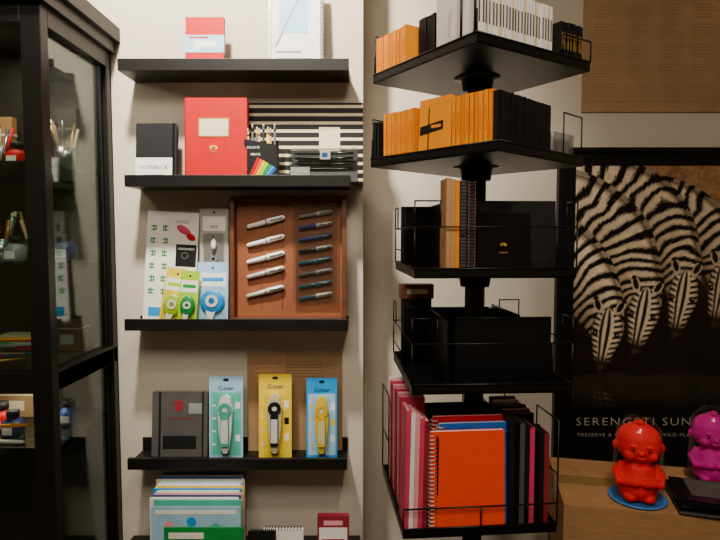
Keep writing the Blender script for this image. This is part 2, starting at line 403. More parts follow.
for i,c in enumerate(cl):
    Y=1.535-.0125*i
    xa=162-1*(i%4)*1.5-i*.8; xb=245-(i%3)*2-i*.3; top=474+i*2.3
    x,w,h=item(xa,xb,top,Y,zt); m.T=lean(x,Y,zt,2,0,0); m.box(0,w,0,.006,.0,h,c); m.box(.001,w-.001,.006,.0115,0.001,h-.002,WHITE)
Y=1.365; x,w,h=item(150,240,508,Y,zt); m.T=lean(x,Y,zt,2); m.box(0,w,0,.004,0,h,LBLUE)
for i,(a,b,c) in enumerate(((.2,.75,LPINK),(.45,.8,SKY),(.72,.72,TEAL),(.3,.45,WHITE),(.6,.5,LPINK),(.85,.45,SKY))):
    m.disc(w*a,h*b,.012,-.0006,0,c,20)
m.box(w*.05,w*.95,-.0006,0,h*.9,h*.95,WHITE)
Y=1.34; x,w,h=item(163,243,529,Y,zt); m.T=lean(x,Y,zt,2); m.box(0,w,0,.006,0,h,GREEN); m.box(w*.1,w*.8,-.0006,0,h*.35,h*.6,WHITE); m.box(w*.06,w*.5,-.0006,0,h*.82,h*.92,WHITE)
m.build()
def rings(m,w,z0,z1,n,axis='z',r=.006,x=0,y=.004,mt=None,wr=.0009):
    mt=mt or SILV
    for i in range(n):
        c=z0+(z1-z0)*(i+.5)/n; P=[]
        for k in range(10):
            a=2*math.pi*k/10
            P.append((x+r*math.cos(a),y+r*math.sin(a),c) if axis=='z' else (c,y+r*math.sin(a),x+r*math.cos(a)))
        m.tube(P,wr,mt,5,True)
for (a,b,t,Y,c) in ((247,275,531,1.38,BLKP),(262,303,528,1.41,WHITE)):
    x,w,h=item(a,b,t,Y,zt); m=MB('spiral_memo_pad'); m.T=lean(x,Y,zt,5)
    m.box(0,w,0,.01,0,h-.008,c); m.box(w*.2,w*.8,-.0006,0,h*.3,h*.5,RED if c==BLKP else BLKP)
    rings(m,w,.004,w-.004,12,'x',.006,h-.008,.005,BLKP); m.build()
x,w,h=item(317,349,518,1.40,zt); m=MB('boxed_card_set'); m.T=lean(x,1.40,zt,4)
m.box(0,w,0,.02,0,h,MAROON); m.box(w*.06,w*.94,-.0006,0,h*.1,h*.8,WHITE); m.box(w*.15,w*.85,-.001,0,h*.2,h*.6,RED); m.box(w*.2,w*.8,-.0008,0,h*.84,h*.92,LPINK); m.build()
# ---------- spinner rack
CX,CY=.257,1.25
S=MB('rotating_display_rack')
tiers=[ (pt(478,78,CY)[1],-57,.164),(pt(478,167,CY)[1],-47,.165),(pt(478,273,CY)[1],3,.160),(pt(478,374,CY)[1],3,.160),(H-.60,5,.158)]
OFF=[0,0,0,-.004,-.028]
def face(ti,k,tilt=None):
    zt_,th,a=tiers[ti]
    return Matrix.Translation((CX+OFF[ti],CY,zt_))@Matrix.Rotation(math.radians(th+90*k),4,'Z')
S.tube([(CX,CY,.03),(CX,CY,H+.66)],.022,BLK,20)
S.lathe([(0,0),(.18,0),(.18,.012),(.16,.02),(.05,.035),(.03,.06),(0,.06)],(CX,CY,0.0),BLK,40)
for ti,(zt_,th,a) in enumerate(tiers):
    S.T=face(ti,0)
    S.box(-a,a,-a,a,0,.004,BLK)
    S.lathe([(0,-.03),(.032,-.03),(.036,-.004),(.05,-.001),(0,-.001)],(0,0,0),BLK,24)
    for k in range(4):
        S.T=face(ti,k)
        S.box(-a,a,-a,-a+.002,0,.018,BLK)     # lip
        S.tube([(-a,-a,.019),(a,-a,.019)],.0022,BLK,6)
        if ti in (0,1):
            S.wire([(a-.004,-a+.003,.018),(a-.004,-a+.003,.105),(a-.075 if ti==0 else a-.085,-a+.003,.105),(a-.075 if ti==0 else a-.085,-a+.003,.018)] if (ti==1 and k==1) or k in (2,3) else [(-a+.002,-a+.002,.018),(-a+.002,-a+.002,.06)],.0016,BLK)
            if ti==0 and k==0: S.wire([(a-.04,-a-.001,.018),(a-.04,-a-.001,.11),(a-.004,-a-.001,.12),(a-.004,-a-.001,.018)],.0026,BLK)
            if ti==0 and k==1: S.wire([(a-.09,-a-.001,.018),(a-.09,-a-.001,.06),(a-.0,-a-.001,.06),(a-.0,-a-.001,.018)],.0018,BLK)
            S.box(-.06,.06,-.062,-.06,.004,.11,BLK)
        elif ti in (2,3):
            hh=.152 if ti==2 else .140
            x_l=-.085 if ti==2 else -.060
            S.box(x_l,.145,-.088,-.085,.004,hh,BLK)
            S.box(-.087,-.085,-.150,-.085,.004,hh*.62,BLK)
            if ti==3: S.wire([(x_l,-.0865,hh),(.145,-.0865,hh)],.0022,STEEL if False else BLK)
            S.wire([(-a,-a,.018),(-a,-a,.10),(a,-a,.10),(a,-a,.018)],.0016,BLK)
            S.wire([(-a,-a,.10),(-a,-a,.150),(-a+.05,-a,.150),(-a+.05,-a,.10)],.0016,BLK)
            S.wire([(-a,-a,.05),(-.02,-a-.0,.05)] if k==3 else [(a-.04,-a,.018),(a-.04,-a,.10)],.0016,BLK)
        else:
            S.box(-.085,.148,-.088,-.085,.004,.20,BLK)
            S.wire([(-a,-a,.018),(-a,-a,.23),(-a+.11,-a,.23),(-a+.11,-a,.018)] if k in (1,3,2) else [(-a,-a,.018),(-a,-a,.06),(a,-a,.06),(a,-a,.018)],.0018,BLK)
            S.wire([(-a,-a,.12),(-a+.11,-a,.12)] if k in (1,3,2) else [(0,-a,.018),(0,-a,.06)],.0018,BLK)
S.T=Matrix.Identity(4)
S.build()
# pad rows
def row(name,ti,k,s0,s1,th_,h,dep,cols,inset=.004,jit=.003,base=.0045,spine=None):
    m=MB(name); a=tiers[ti][2]; m.T=face(ti,k); s=s0;i=0
    while s+th_<=s1+1e-6:
        t=th_*random.uniform(.8,1.0); c=cols[i%len(cols)]; j=random.uniform(0,jit); hh=h-random.uniform(0,.002)
        y=-a+inset+j
        m.box(s,s+.0007,y,y+dep,base,base+hh,c); m.box(s+t-.0007,s+t,y,y+dep,base,base+hh,c); m.box(s,s+t,y,y+.0008,base,base+hh,c)
        m.box(s+.0007,s+t-.0007,y+.0008,y+dep-.001,base,base+hh-.001,WHITE if c!=BLKP else GREY)
        if spine: m.box(s+t*.25,s+t*.75,y-.0003,y,base+hh*.35,base+hh*.75,spine)
        s+=th_; i+=1
    m.build()
random.seed(3)
row('orange_notepad_row',0,0,-.160,-.045,.0085,.095,.07,[ORANGE,ORANGE,ORANGE2,ORANGE],.004,.004,spine=ORANGE2)
row('black_notepad_row',0,0,-.04,.02,.009,.105,.075,[BLKP],.03,.002)
row('white_notepad_row',0,0,.03,.12,.024,.125,.075,[WHITE],.02,.001)
row('white_notepad_row',0,1,-.155,.055,.0085,.105,.07,[WHITE,WHITE,CREAM,WHITE],.004,.004,spine=GREY)
row('black_notepad_row',0,1,.075,.152,.009,.085,.07,[BLKP,BLKG],.004,.003,spine=GOLD)
row('black_notepad_row',1,0,-.161,-.135,.009,.095,.07,[BLKP],.004,.003)
row('orange_notepad_row',1,0,-.13,-.035,.0085,.108,.072,[ORANGE,ORANGE2,ORANGE],.004,.004,spine=ORANGE2)
row('orange_notepad_row',1,0,.055,.158,.0105,.112,.072,[ORANGE,ORANGE,ORANGE2],.004,.002,spine=ORANGE2)
row('black_notepad_row',1,1,-.158,.03,.0085,.108,.072,[BLKP,BLKG,BLKP],.004,.004,spine=None)
m=MB('orange_notepad'); m.T=face(1,0)@Matrix.Translation((-.03,-tiers[1][2]+.004,.0045))@Matrix.Rotation(math.radians(-3),4,'X')
w,h=.082,.118
m.box(0,w,0,.003,0,h,ORANGE); m.box(.001,w-.001,.003,.012,0,h-.001,WHITE); m.box(0,w,.012,.014,0,h,ORANGE); m.box(0,w,0,.014,h,h+.001,ORANGE2)
m.box(0,w,-.0004,0,h*.9,h*.905,ORANGE2); m.prism([(w*.04,h*.40),(w*.04,h*.55),(w*.76,h*.61),(w*.76,h*.46)],-.0006,0,BLKP)
m.box(w*.3,w*.33,-.0008,0,h*.1,h*.85,BLKP)
m.box(w*.4,w*.7,-.001,0,h*.50,h*.55,ORANGE); m.build()
m=MB('clear_card_holder'); m.T=face(1,1)@Matrix.Translation((.055,-tiers[1][2]+.01,.0045))
w,h,D=.085,.06,.07
for q in ((0,w,0,.0015,0,h),(0,w,D,D+.0015,0,h*1.3),(0,.0015,0,D,0,h),(w-.0015,w,0,D,0,h),(0,w,0,D,0,.0015)): m.box(*q,CLEAR)
for i in range(5): m.box(.006,w-.006,.008+.011*i,.012+.011*i,.002,h*1.05,(WHITE,GREY,STEEL,WHITE,BLKP)[i])
m.build()
def edgebook(name,ti,k,x,t,h,dep,cov,y0,spiral=True,leanr=0,pages=WHITE):
    m=MB(name); m.T=face(ti,k)@Matrix.Translation((x,y0,.0045))@Matrix.Rotation(math.radians(leanr),4,'Y')
    m.box(0,.0012,0,dep,0,h,cov); m.box(t-.0012,t,0,dep,0,h,cov); m.box(.0012,t-.0012,.002,dep-.002,0.001,h-.001,pages)
    if spiral:
        n=int(h/.0065)
        for i in range(n):
            P=[(t/2+t*.55*math.cos(2*math.pi*q/8),.001+.005*math.sin(2*math.pi*q/8),.004+(h-.008)*i/(n-1)) for q in range(8)]
            m.tube(P,.0009,BLKP if cov!=BLKP else SILV,4,True)
    else: m.box(0,t,-.0006,.001,0,h,cov)
    m.build()
a=tiers[2][2]
edgebook('softcover_notebook',2,0,-.098,.009,.190,.06,TAN,-a+.006,False)
edgebook('softcover_notebook',2,0,-.0885,.008,.188,.06,TAN,-a+.006,False,pages=KRAFT)
edgebook('softcover_notebook',2,0,-.080,.008,.186,.06,ORANGE2,-a+.006,False)
edgebook('spiral_notebook',2,0,-.070,.014,.186,.06,PURP,-a+.010,pages=GREY)
edgebook('spiral_notebook',2,0,-.053,.014,.184,.06,TAN,-a+.010,pages=PURP)
def facebook(name,ti,k,x,y,w,h,t,cov,spiral=False,lean_=4,logo=None,z0=.0045,pages=WHITE,inset=0):
    m=MB(name); m.T=face(ti,k)@Matrix.Translation((x,y,z0))@Matrix.Rotation(math.radians(-lean_),4,'X')
    m.box(0,w,0,.0012,0,h,cov); m.box(.001,w-.001,.0012,t-.0012,.001,h-.001,pages); m.box(0,w,t-.0012,t,0,h,cov)
    if not spiral: m.box(0,.0012,0,t,0,h,cov)
    else:
        rings(m,w,.004,h-.004,int(h/.0085),'z',.0078,0.0035,t/2,SBRUSH,.0012)
        for i in range(int(h/.0085)):
            c=.004+(h-.008)*(i+.5)/int(h/.0085); m.box(.0085,.0125,-.0003,0,c-.0015,c+.0015,MAROON)
    if logo:
        for i in range(-2,3):
            a_=math.radians(90+i*28); m.ell((w*.5+.006*math.cos(a_),0,h*.45+.006*math.sin(a_)),(.0014,.0005,.0035),logo,8,6,Matrix.Rotation(-(a_-math.pi/2),3,'Y'))
        m.box(w*.42,w*.58,-.0005,0,h*.35,h*.37,logo)
    m.build()
facebook('black_pocket_notebook',2,0,-.03,-a+.030,.11,.125,.014,BLKG,False,5,GOLD,pages=GREY)
facebook('black_pocket_notebook',2,0,-.03,-a+.052,.17,.150,.016,BLKP,False,3,pages=GREY)
facebook('black_pocket_notebook',2,2,-.02,-a+.02,.17,.150,.02,BLKP,False,3,pages=BLKP)
facebook('black_pocket_notebook',3,2,-.1,-a+.02,.15,.13,.02,BLKP,False,3,pages=BLKP)
m=MB('small_kraft_box'); m.T=face(3,2)
m.box(.075,.145,-.135,-.10,.0045,.16,BLKP); m.box(.07,.15,-.137,-.098,.1605,.195,pm('brown_box','6a3c28',.6))
m.box(.085,.135,-.098,-.0972,.172,.184,CREAM); m.build(bevel=.001)
# tier 5
a5=tiers[4][2]
facebook('orange_spiral_notebook',4,0,-.100,-a5+.006,.152,.205,.012,DORANGE,True,3)
facebook('blue_spiral_notebook',4,0,-.078,-a5+.024,.146,.215,.012,BLUE,True,3)
facebook('red_spiral_notebook',4,0,-.088,-a5+.042,.148,.225,.010,RED,True,2)
cs=[PINK,WHITE,LPINK,PINK,MAROON]
for i,c in enumerate(cs): edgebook('softcover_notebook',4,0,-.155+.0096*i,.0088,.252-.006*i,.062,c,-a5+.010+.001*i,False,1.2,LPINK)
cs=[WHITE,PINK,RED,LPINK,PINK,MAROON,LPINK,PINK]
for i,c in enumerate(cs): edgebook('softcover_notebook',4,3,-.13+.0225*i,.012,.25-.003*(i%3),.055,c,-a5+.012,False,0,LPINK)
cs=[BLKP,BLKG,GREY,BLKP,PINK,BLKG,BLKP,MAROON]
for i,c in enumerate(cs): edgebook('softcover_notebook',4,0,.062+.0112*i,.010,.226-.005*i,.06,c,-a5+.012+.002*i,False,0,BLKP)
cs=[BLKG,PINK,BLKP,BLKG,LPINK,BLKP]
for i,c in enumerate(cs): edgebook('softcover_notebook',4,1,-.06+.0225*i,.013,.21+.002*(i%3),.06,c,-a5+.012,False,0,WHITE if c in(PINK,LPINK) else GREY)
# ---------- zebra poster
PY=1.742
def art(): 
    x0,_=pt(555,300,PY); ztop=pt(640,148,PY)[1]; zbot=pt(640,485,PY)[1]; x1=x0+.72
    e=empty('zebra_poster')
    fr=MB('frame'); t=.012
    fr.box(x0,x1,PY-.002,PY+.008,zbot,ztop,pm('poster_black','08090a',.4,var=.1,spec=.3))
    fr.box(x0,x0+t,PY-.014,PY-.002,zbot,ztop,BLK); fr.box(x1-t,x1,PY-.014,PY-.002,zbot,ztop,BLK); fr.box(x0+t,x1-t,PY-.014,PY-.002,ztop-t,ztop,BLK); fr.box(x0+t,x1-t,PY-.014,PY-.002,zbot,zbot+t,BLK)
    fr.build(e)
    s=PY/F
    U0,U1,V0,V1=573,772,166,412
    nu,nv=460,570
    u=np.linspace(U0,U1,nu); v=np.linspace(V0,V1,nv); UU,VV=np.meshgrid(u,v)
    rng=np.random.default_rng(1)
    def sm(n):
        g=rng.random((nv//n+2,nu//n+2)); yi=np.linspace(0,g.shape[0]-1.001,nv); xi=np.linspace(0,g.shape[1]-1.001,nu)
        y0=yi.astype(int);x0_=xi.astype(int); fy=(yi-y0)[:,None];fx=(xi-x0_)[None]
        return (g[y0][:,x0_]*(1-fy)*(1-fx)+g[y0+1][:,x0_]*fy*(1-fx)+g[y0][:,x0_+1]*(1-fy)*fx+g[y0+1][:,x0_+1]*fy*fx)
    nz=.5*sm(6)+.3*sm(20)+.2*sm(3); big=sm(34)
    col=np.zeros((nv,nu,3))
    bg=np.array(hx('a8825c')); dk=np.array(hx('1a130e'))
    k=np.clip((VV-215)/80,0,1)[...,None]
    col[:]=bg*(1-k)+dk*k; col*=(.3+1.4*nz)[...,None]
    # each animal: neck line (u,v,r), poll, muzzle, head half width
    Z=[ ([(660,236,14),(700,232,22),(734,244,24),(754,264,19),(766,284,15)],(769,276),(764,337),13.5),
        ([(600,206,20),(650,204,26),(690,222,27),(710,248,21),(718,272,16)],(722,267),(713,333),14),
        ([(550,188,28),(604,192,32),(648,216,32),(670,250,25),(680,284,18)],(684,276),(674,344),15.5),
        ([(530,206,34),(572,212,36),(610,238,34),(630,272,26),(640,302,19)],(645,294),(634,360),16.5),
        ([(505,250,40),(543,254,40),(575,278,35),(595,306,25),(604,326,18)],(608,314),(600,376),16.5)]
    lt=np.array(hx('efdec4')); dkk=np.array(hx('100b09'))
    def cr(P,t):
        i=min(int(t),len(P)-2); f=t-i; p0=P[max(i-1,0)];p1=P[i];p2=P[i+1];p3=P[min(i+2,len(P)-1)]
        return .5*((2*p1)+(-p0+p2)*f+(2*p0-5*p1+4*p2-p3)*f*f+(-p0+3*p1-3*p2+p3)*f**3)
    def neck(pts,V_,seed):
        P=np.array(pts,float); T=np.linspace(0,len(P)-1,110)
        C=np.array([cr(P,t) for t in T]); seg=np.r_[0,np.cumsum(np.hypot(*np.diff(C[:,:2],axis=0).T))]
        best=np.full(UU.shape,9.); S_=np.zeros(UU.shape); sd=np.zeros(UU.shape)
        for i in range(len(C)):
            dx=UU-C[i,0]; dy=V_-C[i,1]; q=np.hypot(dx,dy)/C[i,2]
            j=min(i+1,len(C)-1); tx,ty=(C[j,:2]-C[max(j-2,0),:2]); L=math.hypot(tx,ty)
            side=(dx*ty-dy*tx)/L/C[i,2]
            mk=q<best; best[mk]=q[mk]; S_[mk]=seg[i]; sd[mk]=side[mk]
        rem=seg[-1]-S_
        ph=rem+3.0*sd*sd+2.0*np.sin(sd*3.0+seed*2)+8*(big-.5)+2*(nz-.5)
        per=9.2+np.clip(rem-40,0,120)*.015
        st=np.sin(2*np.pi*ph/per)
        kk=np.clip(st*2.6+.1,-1,1)*.5+.5
        c=lt*kk[...,None]+dkk*(1-kk[...,None])
        vol=np.clip(.88+.25*sd-.40*np.clip(-sd,0,1)-1.0*np.clip((best-.82)/.18,0,1),.04,1.1)
        warm=np.array([1,.82,.64])
        c=c*vol[...,None]*(.75+.4*nz)[...,None]; c=c*(vol[...,None]+(1-vol[...,None])*warm)
        man=(best>=1)&(best<1.14)&(sd>.3)&(rem<150)
        mc=(st>0)[...,None]
        c=np.where(man[...,None],np.where(mc,lt*.4,dkk),c)
        return (best<1)|man,c
    def headp(poll,muz,hw,V_,seed):
        px_,py_=poll; dx_,dy_=muz[0]-px_,muz[1]-py_; L=math.hypot(dx_,dy_); dx_/=L;dy_/=L
        a=((UU-px_)*dx_+(V_-py_)*dy_)/L
        b=(UU-px_)*dy_*1.0-(V_-py_)*dx_
        A=[-.12,-.05,.10,.28,.42,.60,.78,.90,.98,1.04]
        WL=[0,.55,.82,.88,.78,.60,.50,.60,.50,0]
        WR=[0,.62,.98,1.10,1.00,.72,.54,.62,.52,0]
        wv=np.where(b>0,np.interp(a,A,WR),np.interp(a,A,WL))*hw
        sd=np.where(wv>0,b/np.maximum(wv,1e-3),9)
        ins=np.abs(sd)<1
        longi=np.cos(2*np.pi*(sd+.08)*2.2)
        cross=np.sin(2*np.pi*(a*L+4.5*np.abs(sd)+seed)/5.6)
        wl=np.clip((.58-np.abs(sd))*5,0,1)
        st=longi*wl+cross*(1-wl)
        kk=np.clip(st*2.0+.15,-1,1)*.5+.5
        br=(np.clip(a-.40,0,1)*1.1)[...,None]
        l2=lt*.95*(1-br)+np.array(hx('7a5034'))*br
        c=l2*kk[...,None]+dkk*(1-kk[...,None])
        mz=np.clip((a-.64)/.14,0,1)[...,None]; c=c*(1-mz)+np.array(hx('1e1512'))*mz
        hl=np.exp(-(((a-.86)/.05)**2+((sd-.1)/.4)**2))[...,None]; c=c+np.array(hx('5a4a40'))*hl*.5
        sh=np.clip(1.02+.12*sd-.85*np.clip((np.abs(sd)-.74)/.26,0,1),.08,1.15)*(.85+.3*nz); c=c*sh[...,None]
        for sx,bx in ((1,hw*.74),(-1,hw*.60)):
            q=((a-.32)*L/3.0)**2+((b-sx*bx)/2.3)**2; c[q<1.3]=dkk*.6
            q=((a-.31)*L/.8)**2+((b-sx*bx-.3)/.7)**2; c[q<1]=lt*.6
            q=((a-.91)*L/2.0)**2+((b-sx*hw*.26)/1.3)**2; c[q<1]=dkk*.1
            eb=b-sx*hw*.70; ea=(a+.14)*L; r1=eb*math.cos(.42*sx)+ea*math.sin(.42*sx); r2=-eb*math.sin(.42*sx)+ea*math.cos(.42*sx)
            d=(r1/4.2)**2+(r2/9)**2; mm=d<1; ins=ins|mm; c[mm]=lt*.75; c[mm&(d<.42)]=dkk*1.5; c[mm&(r2<-5.5)]=dkk
        return ins,c
    def animal(i,V_):
        n,po,mu,hw=Z[i]
        a1,c1=neck(n,V_,i); a2,c2=headp(po,mu,hw,V_,i*1.7)
        # the head hangs in front of the neck: dark recess round the jaw line of the photographed animal
        c=np.where(a2[...,None],c2,c1); return (a1|a2)[...,None].astype(float),c
    for i in range(len(Z)):
        a_,c=animal(i,VV); col[:]=col*(1-a_)+c*a_
    wat=np.clip((VV-(373+2*np.sin(UU*.09)))/3,0,1)[...,None]
    wc=np.array(hx('2a2422'))*(.3+1.4*nz)[...,None]+0*col
    col=col*(1-wat)+wc*wat
    for i in range(len(Z)):
        a_,c=animal(i,2*376-VV); a_=a_*.45*np.clip((415-VV)/45,0,1)[...,None]*(0.5+.5*np.sin(VV*1.1+4*nz))[...,None]*wat; col=col*(1-a_)+c*a_
    fade=np.clip((412-VV)/18,0,1)[...,None]; col=col*fade+np.array(hx('08090a'))*(1-fade)
    col[1:-1,1:-1]=(col[1:-1,1:-1]*2+col[:-2,1:-1]+col[2:,1:-1]+col[1:-1,:-2]+col[1:-1,2:])/6
    xo=x0+(573-555)*s; 
    X=xo+(UU-U0)*s; Zc=pt(640,166,PY)[1]-(VV-V0)*s
    me=bpy.data.meshes.new('painting')
    vs=np.stack([X,np.full(X.shape,PY-.0035),Zc],-1).reshape(-1,3)
    idx=np.arange(nu*nv).reshape(nv,nu); fs=np.stack([idx[1:,:-1],idx[1:,1:],idx[:-1,1:],idx[:-1,:-1]],-1).reshape(-1,4)
    me.from_pydata(vs.tolist(),[],fs.tolist())
    ca=me.color_attributes.new('Col','FLOAT_COLOR','POINT')
    ca.data.foreach_set('color',np.concatenate([np.clip(col*.9*np.array([1,.93,.84]),0,1).reshape(-1,3),np.ones((nu*nv,1))],1).ravel().astype(np.float32))
    mt=bpy.data.materials.new('zebra_print'); mt.use_nodes=True; nt=mt.node_tree; at=nt.nodes.new('ShaderNodeVertexColor'); at.layer_name='Col'
    nt.links.new(at.outputs[0],nt.nodes['Principled BSDF'].inputs['Base Color']); nt.nodes['Principled BSDF'].inputs['Roughness'].default_value=.4; nt.nodes['Principled BSDF'].inputs['Specular IOR Level'].default_value=.3
    me.materials.append(mt); ob=bpy.data.objects.new('printed_picture',me); bpy.context.collection.objects.link(ob); ob.parent=e
    tx=MB('caption'); tm=pm('caption_cream','b8ae96',.5)
    X_,Z_=pt(575,425,PY); tx.text('SERENGETI SUNSET',.036,X_,Z_,PY-.0035,tm,xs=1.22,sp=1.2,off=-.0005)
    X_,Z_=pt(577,436,PY); tx.text('PRESERVE & PROTECT OUR WILD PLACES',.0155,X_,Z_,PY-.0035,tm,xs=1.15,sp=1.2,off=-.0002)
    tx.build(e)
art()
# ---------- brown map poster
m=MB('vintage_map_poster')
MAP=pm('aged_map_paper','a3825c',.75,0,.16,7)
x0,_=pt(583,60,1.745); zb=pt(650,112,1.745)[1]
m.box(x0,x0+.75,1.744,1.75,zb,zb+.55,MAP)
mk=pm('map_ink','98794f',.8)
m.box(x0+.01,x0+.74,1.7435,1.744,zb+.03,zb+.032,mk)
random.seed(5)
for r in range(5):
    for c in range(7):
        xx=x0+.03+.1*c; zz=zb+.045+.06*r
        for q in range(5): m.box(xx,xx+random.uniform(.04,.085),1.7436,1.744,zz+.009*q,zz+.009*q+.0022,mk)
m.build()
# ---------- cardboard box, table
zbx=H-.605
R=Matrix.Translation((.462,1.235,0))@Matrix.Rotation(math.radians(-12),4,'Z')
m=MB('cardboard_box'); m.T=R
CB=pm('corrugated_cardboard','a0784f',.85,0,.12,22,stretch=(1,1,6),spec=.15)
W,Dp=.62,.28
m.box(0,W,0,.004,.60,zbx-.004,CB); m.box(0,W,Dp-.004,Dp,.60,zbx-.004,CB); m.box(0,.004,.004,Dp-.004,.60,zbx-.004,CB); m.box(W-.004,W,.004,Dp-.004,.60,zbx-.004,CB); m.box(0,W,0,Dp,.60,.604,CB)
m.box(0,W,0,Dp/2-.0015,zbx-.004,zbx,CB); m.box(0,W,Dp/2+.0015,Dp,zbx-.004,zbx,CB)
m.box(0,W,Dp/2-.025,Dp/2+.025,zbx,zbx+.0004,pm('packing_tape','8c6a40',.25)); 
m.box(-.0004,0,Dp/2-.025,Dp/2+.025,zbx-.05,zbx,MC['packing_tape']); m.build(bevel=.0012)
m=MB('side_table'); m.T=R
m.box(.0,.66,-.03,.28,.57,.5995,BLKW)
for xx in (.06,.60):
    for yy in (-.01,.23): m.box(xx,xx+.04,yy,yy+.04,0,.57,BLKW)
m.build(bevel=.002)
def figurine(px,py,Y,hpx,colhex,key,base):
    X,_=pt(px,py,Y); e=empty('toy_figurine'); k=hpx*Y/F/.18
    FM=pm(key,colhex,.6,var=.04,spec=.2)
    m=MB('figure'); m.T=Matrix.Translation((X,Y,zbx+(.004 if base else 0)))@Matrix.Scale(k,4)@Matrix.Rotation(math.radians(-18),4,'Z')
    m.lathe([(0,0),(.036,0),(.042,.006),(.046,.03),(.043,.055),(.035,.078),(.022,.090),(0,.095)],(0,0,.004),FM)
    for sx in (-1,1):
        m.ell((sx*.020,-.026,.012),(.016,.022,.012),FM)
        m.tube([(sx*.032,0,.082),(sx*.048,-.006,.062),(sx*.043,-.029,.048),(sx*.014,-.044,.052)],.01,FM,12,radii=[.011,.013,.012,.010])
        m.ell((sx*.010,-.046,.052),(.011,.008,.010),FM)
        m.ell((sx*.051,.002,.126),(.007,.007,.012),FM)
        m.ell((sx*.024,-.031,.114),(.014,.011,.012),FM)
        m.ell((sx*.017,-.042,.138),(.009,.003,.003),FM)
    m.ell((0,0,.130),(.050,.045,.044),FM)
    m.ell((0,.004,.144),(.050,.047,.038),FM)
    m.tube([(0,0,.176),(.002,-.006,.186),(-.002,-.016,.190)],.01,FM,10,radii=[.018,.010,.004])
    m.ell((0,-.045,.122),(.0055,.006,.005),FM); m.ell((0,-.040,.109),(.009,.005,.0035),FM)
    m.ell((0,-.030,.028),(.026,.017,.024),FM)
    m.build(e,remesh=.0015)
    d=MB('eyes'); d.T=m.T
    DK=pm(key+'_dark','500a10',.5)
    for sx in (-1,1): d.ell((sx*.017,-.0425,.130),(.0032,.0022,.0042),DK,10,6)
    d.build(e)
    b=MB('plastic_base'); b.T=Matrix.Translation((X,Y,zbx+.0008))
    BS=pm('blue_plastic_base','3f7fd0',.3) if base else CLEAR
    b.lathe([(0,0),(.060*k,0),(.064*k,.002),(.066*k,.006),(.062*k,.0065),(.058*k,.0032),(0,.0032)],(0,0,0),BS,36)
    b.lathe([(.056*k,.0034),(.057*k,.05*k),(.056*k,.12*k),(.052*k,.170*k),(.032*k,.198*k),(0,.205*k)],(0,0,0),FILM,36)
    b.build(e)
figurine(638,470,1.262,76,'f01c22','red_vinyl',True)
figurine(711,460,1.37,66,'cc1490','magenta_vinyl',False)
m=MB('black_box_stack'); 
X,_=pt(676,500,1.2)
for i,(dx,dy,w,d,t,yaw) in enumerate(((0,0,.17,.13,.012,-16),(.006,.005,.165,.125,.012,-13),(.0,.0,.16,.125,.010,-18))):
    m.T=Matrix.Translation((X+dx,1.185+dy,zbx+.0006+.0125*i))@Matrix.Rotation(math.radians(yaw),4,'Z')
    m.box(0,w,0,d,0,.002,BLKG); m.box(.002,w-.002,.002,d-.002,.002,t-.002,GREY if i<2 else BLKP); m.box(0,w,0,d,t-.002,t,BLKG)
m.box(.03,.13,.03,.12,.010,.0103,GREY); m.build()
# ---------- glass cabinet
def cabinet():
    e=empty('glass_display_cabinet')
    XR=-.697; YF=1.25; YB=1.598; XL=-1.75; ZT=pt(50,2,YF)[1]+.0; 
    fz=lambda py,Y=YF: pt(20,py,Y)[1]
    m=MB('frame')
    st=.045
    m.box(XR-st,XR,YF,YF+.03,0,ZT,BLKW); m.box(XR-.030,XR,YB-.03,YB,0,ZT,BLKW); m.box(XL,XL+st,YF,YF+.03,0,ZT,BLKW); m.box(XL,XL+.035,YB-.03,YB,0,ZT,BLKW)
    xm=(XL+XR)/2-.05
    m.box(xm-.03,xm+.03,YF,YF+.03,0,ZT,BLKW)
    zr1,zr0=fz(373),fz(394)
    zt0=fz(22)
    for a,b in ((zr0,zr1),(0,.14),(zt0,ZT)):
        m.box(XL+st,XR-st,YF,YF+.03,a,b,BLKW); m.box(XR-.030,XR,YF+.030,YB-.03,a,b,BLKW); m.box(XL,XL+.03,YF+.035,YB-.03,a,b,BLKW)
    m.box(XL,XR,YF+.03,YB,zr0,zr1-.005,BLKW); m.box(XL,XR,YF+.03,YB,.10,.14,BLKW)
    m.box(XL,XR-.0,YB-.008,YB,0,ZT,pm('cabinet_back','2c2824',.6))
    for a,b in ((.14,zr0),(zr1,zt0)):
        m.box(XR-.022,XR-.012,YF+.030,YF+.040,a,b,BLKW); m.box(XR-.022,XR-.012,YB-.042,YB-.03,a,b,BLKW)
    m.box(XL-.02,XR+.014,YF-.015,YB,ZT,ZT+.03,BLKW); m.box(XL-.035,XR+.028,YF-.03,YB,ZT+.03,ZT+.07,BLKW)
    m.build(e,bevel=.0015)
    g=MB('glass_panes')
    for a,b in ((.14,zr0),(zr1,zt0)):
        g.box(XR-.019,XR-.016,YF+.036,YB-.031,a,b,GLASS); g.box(XL+st,XR-st,YF+.012,YF+.015,a,b,GLASS)
    g.build(e)
    sh=MB('glass_shelves'); zs=[fz(158),fz(264),zr1-.004,fz(455,YF),.141]
    SG=glassm('shelf_glass','a9c9bc',.14,.05)
    for q in (0,1,3): sh.box(XL+.04,XR-.024,YF+.045,YB-.012,zs[q]-.006,zs[q],SG); sh.box(XL+.04,XR-.024,YF+.043,YF+.045,zs[q]-.008,zs[q],BLK)
    sh.build(e)
    return zs,XR,YF,YB,fz,ZT
zs,XR,YF,YB,fz,ZT=cabinet()
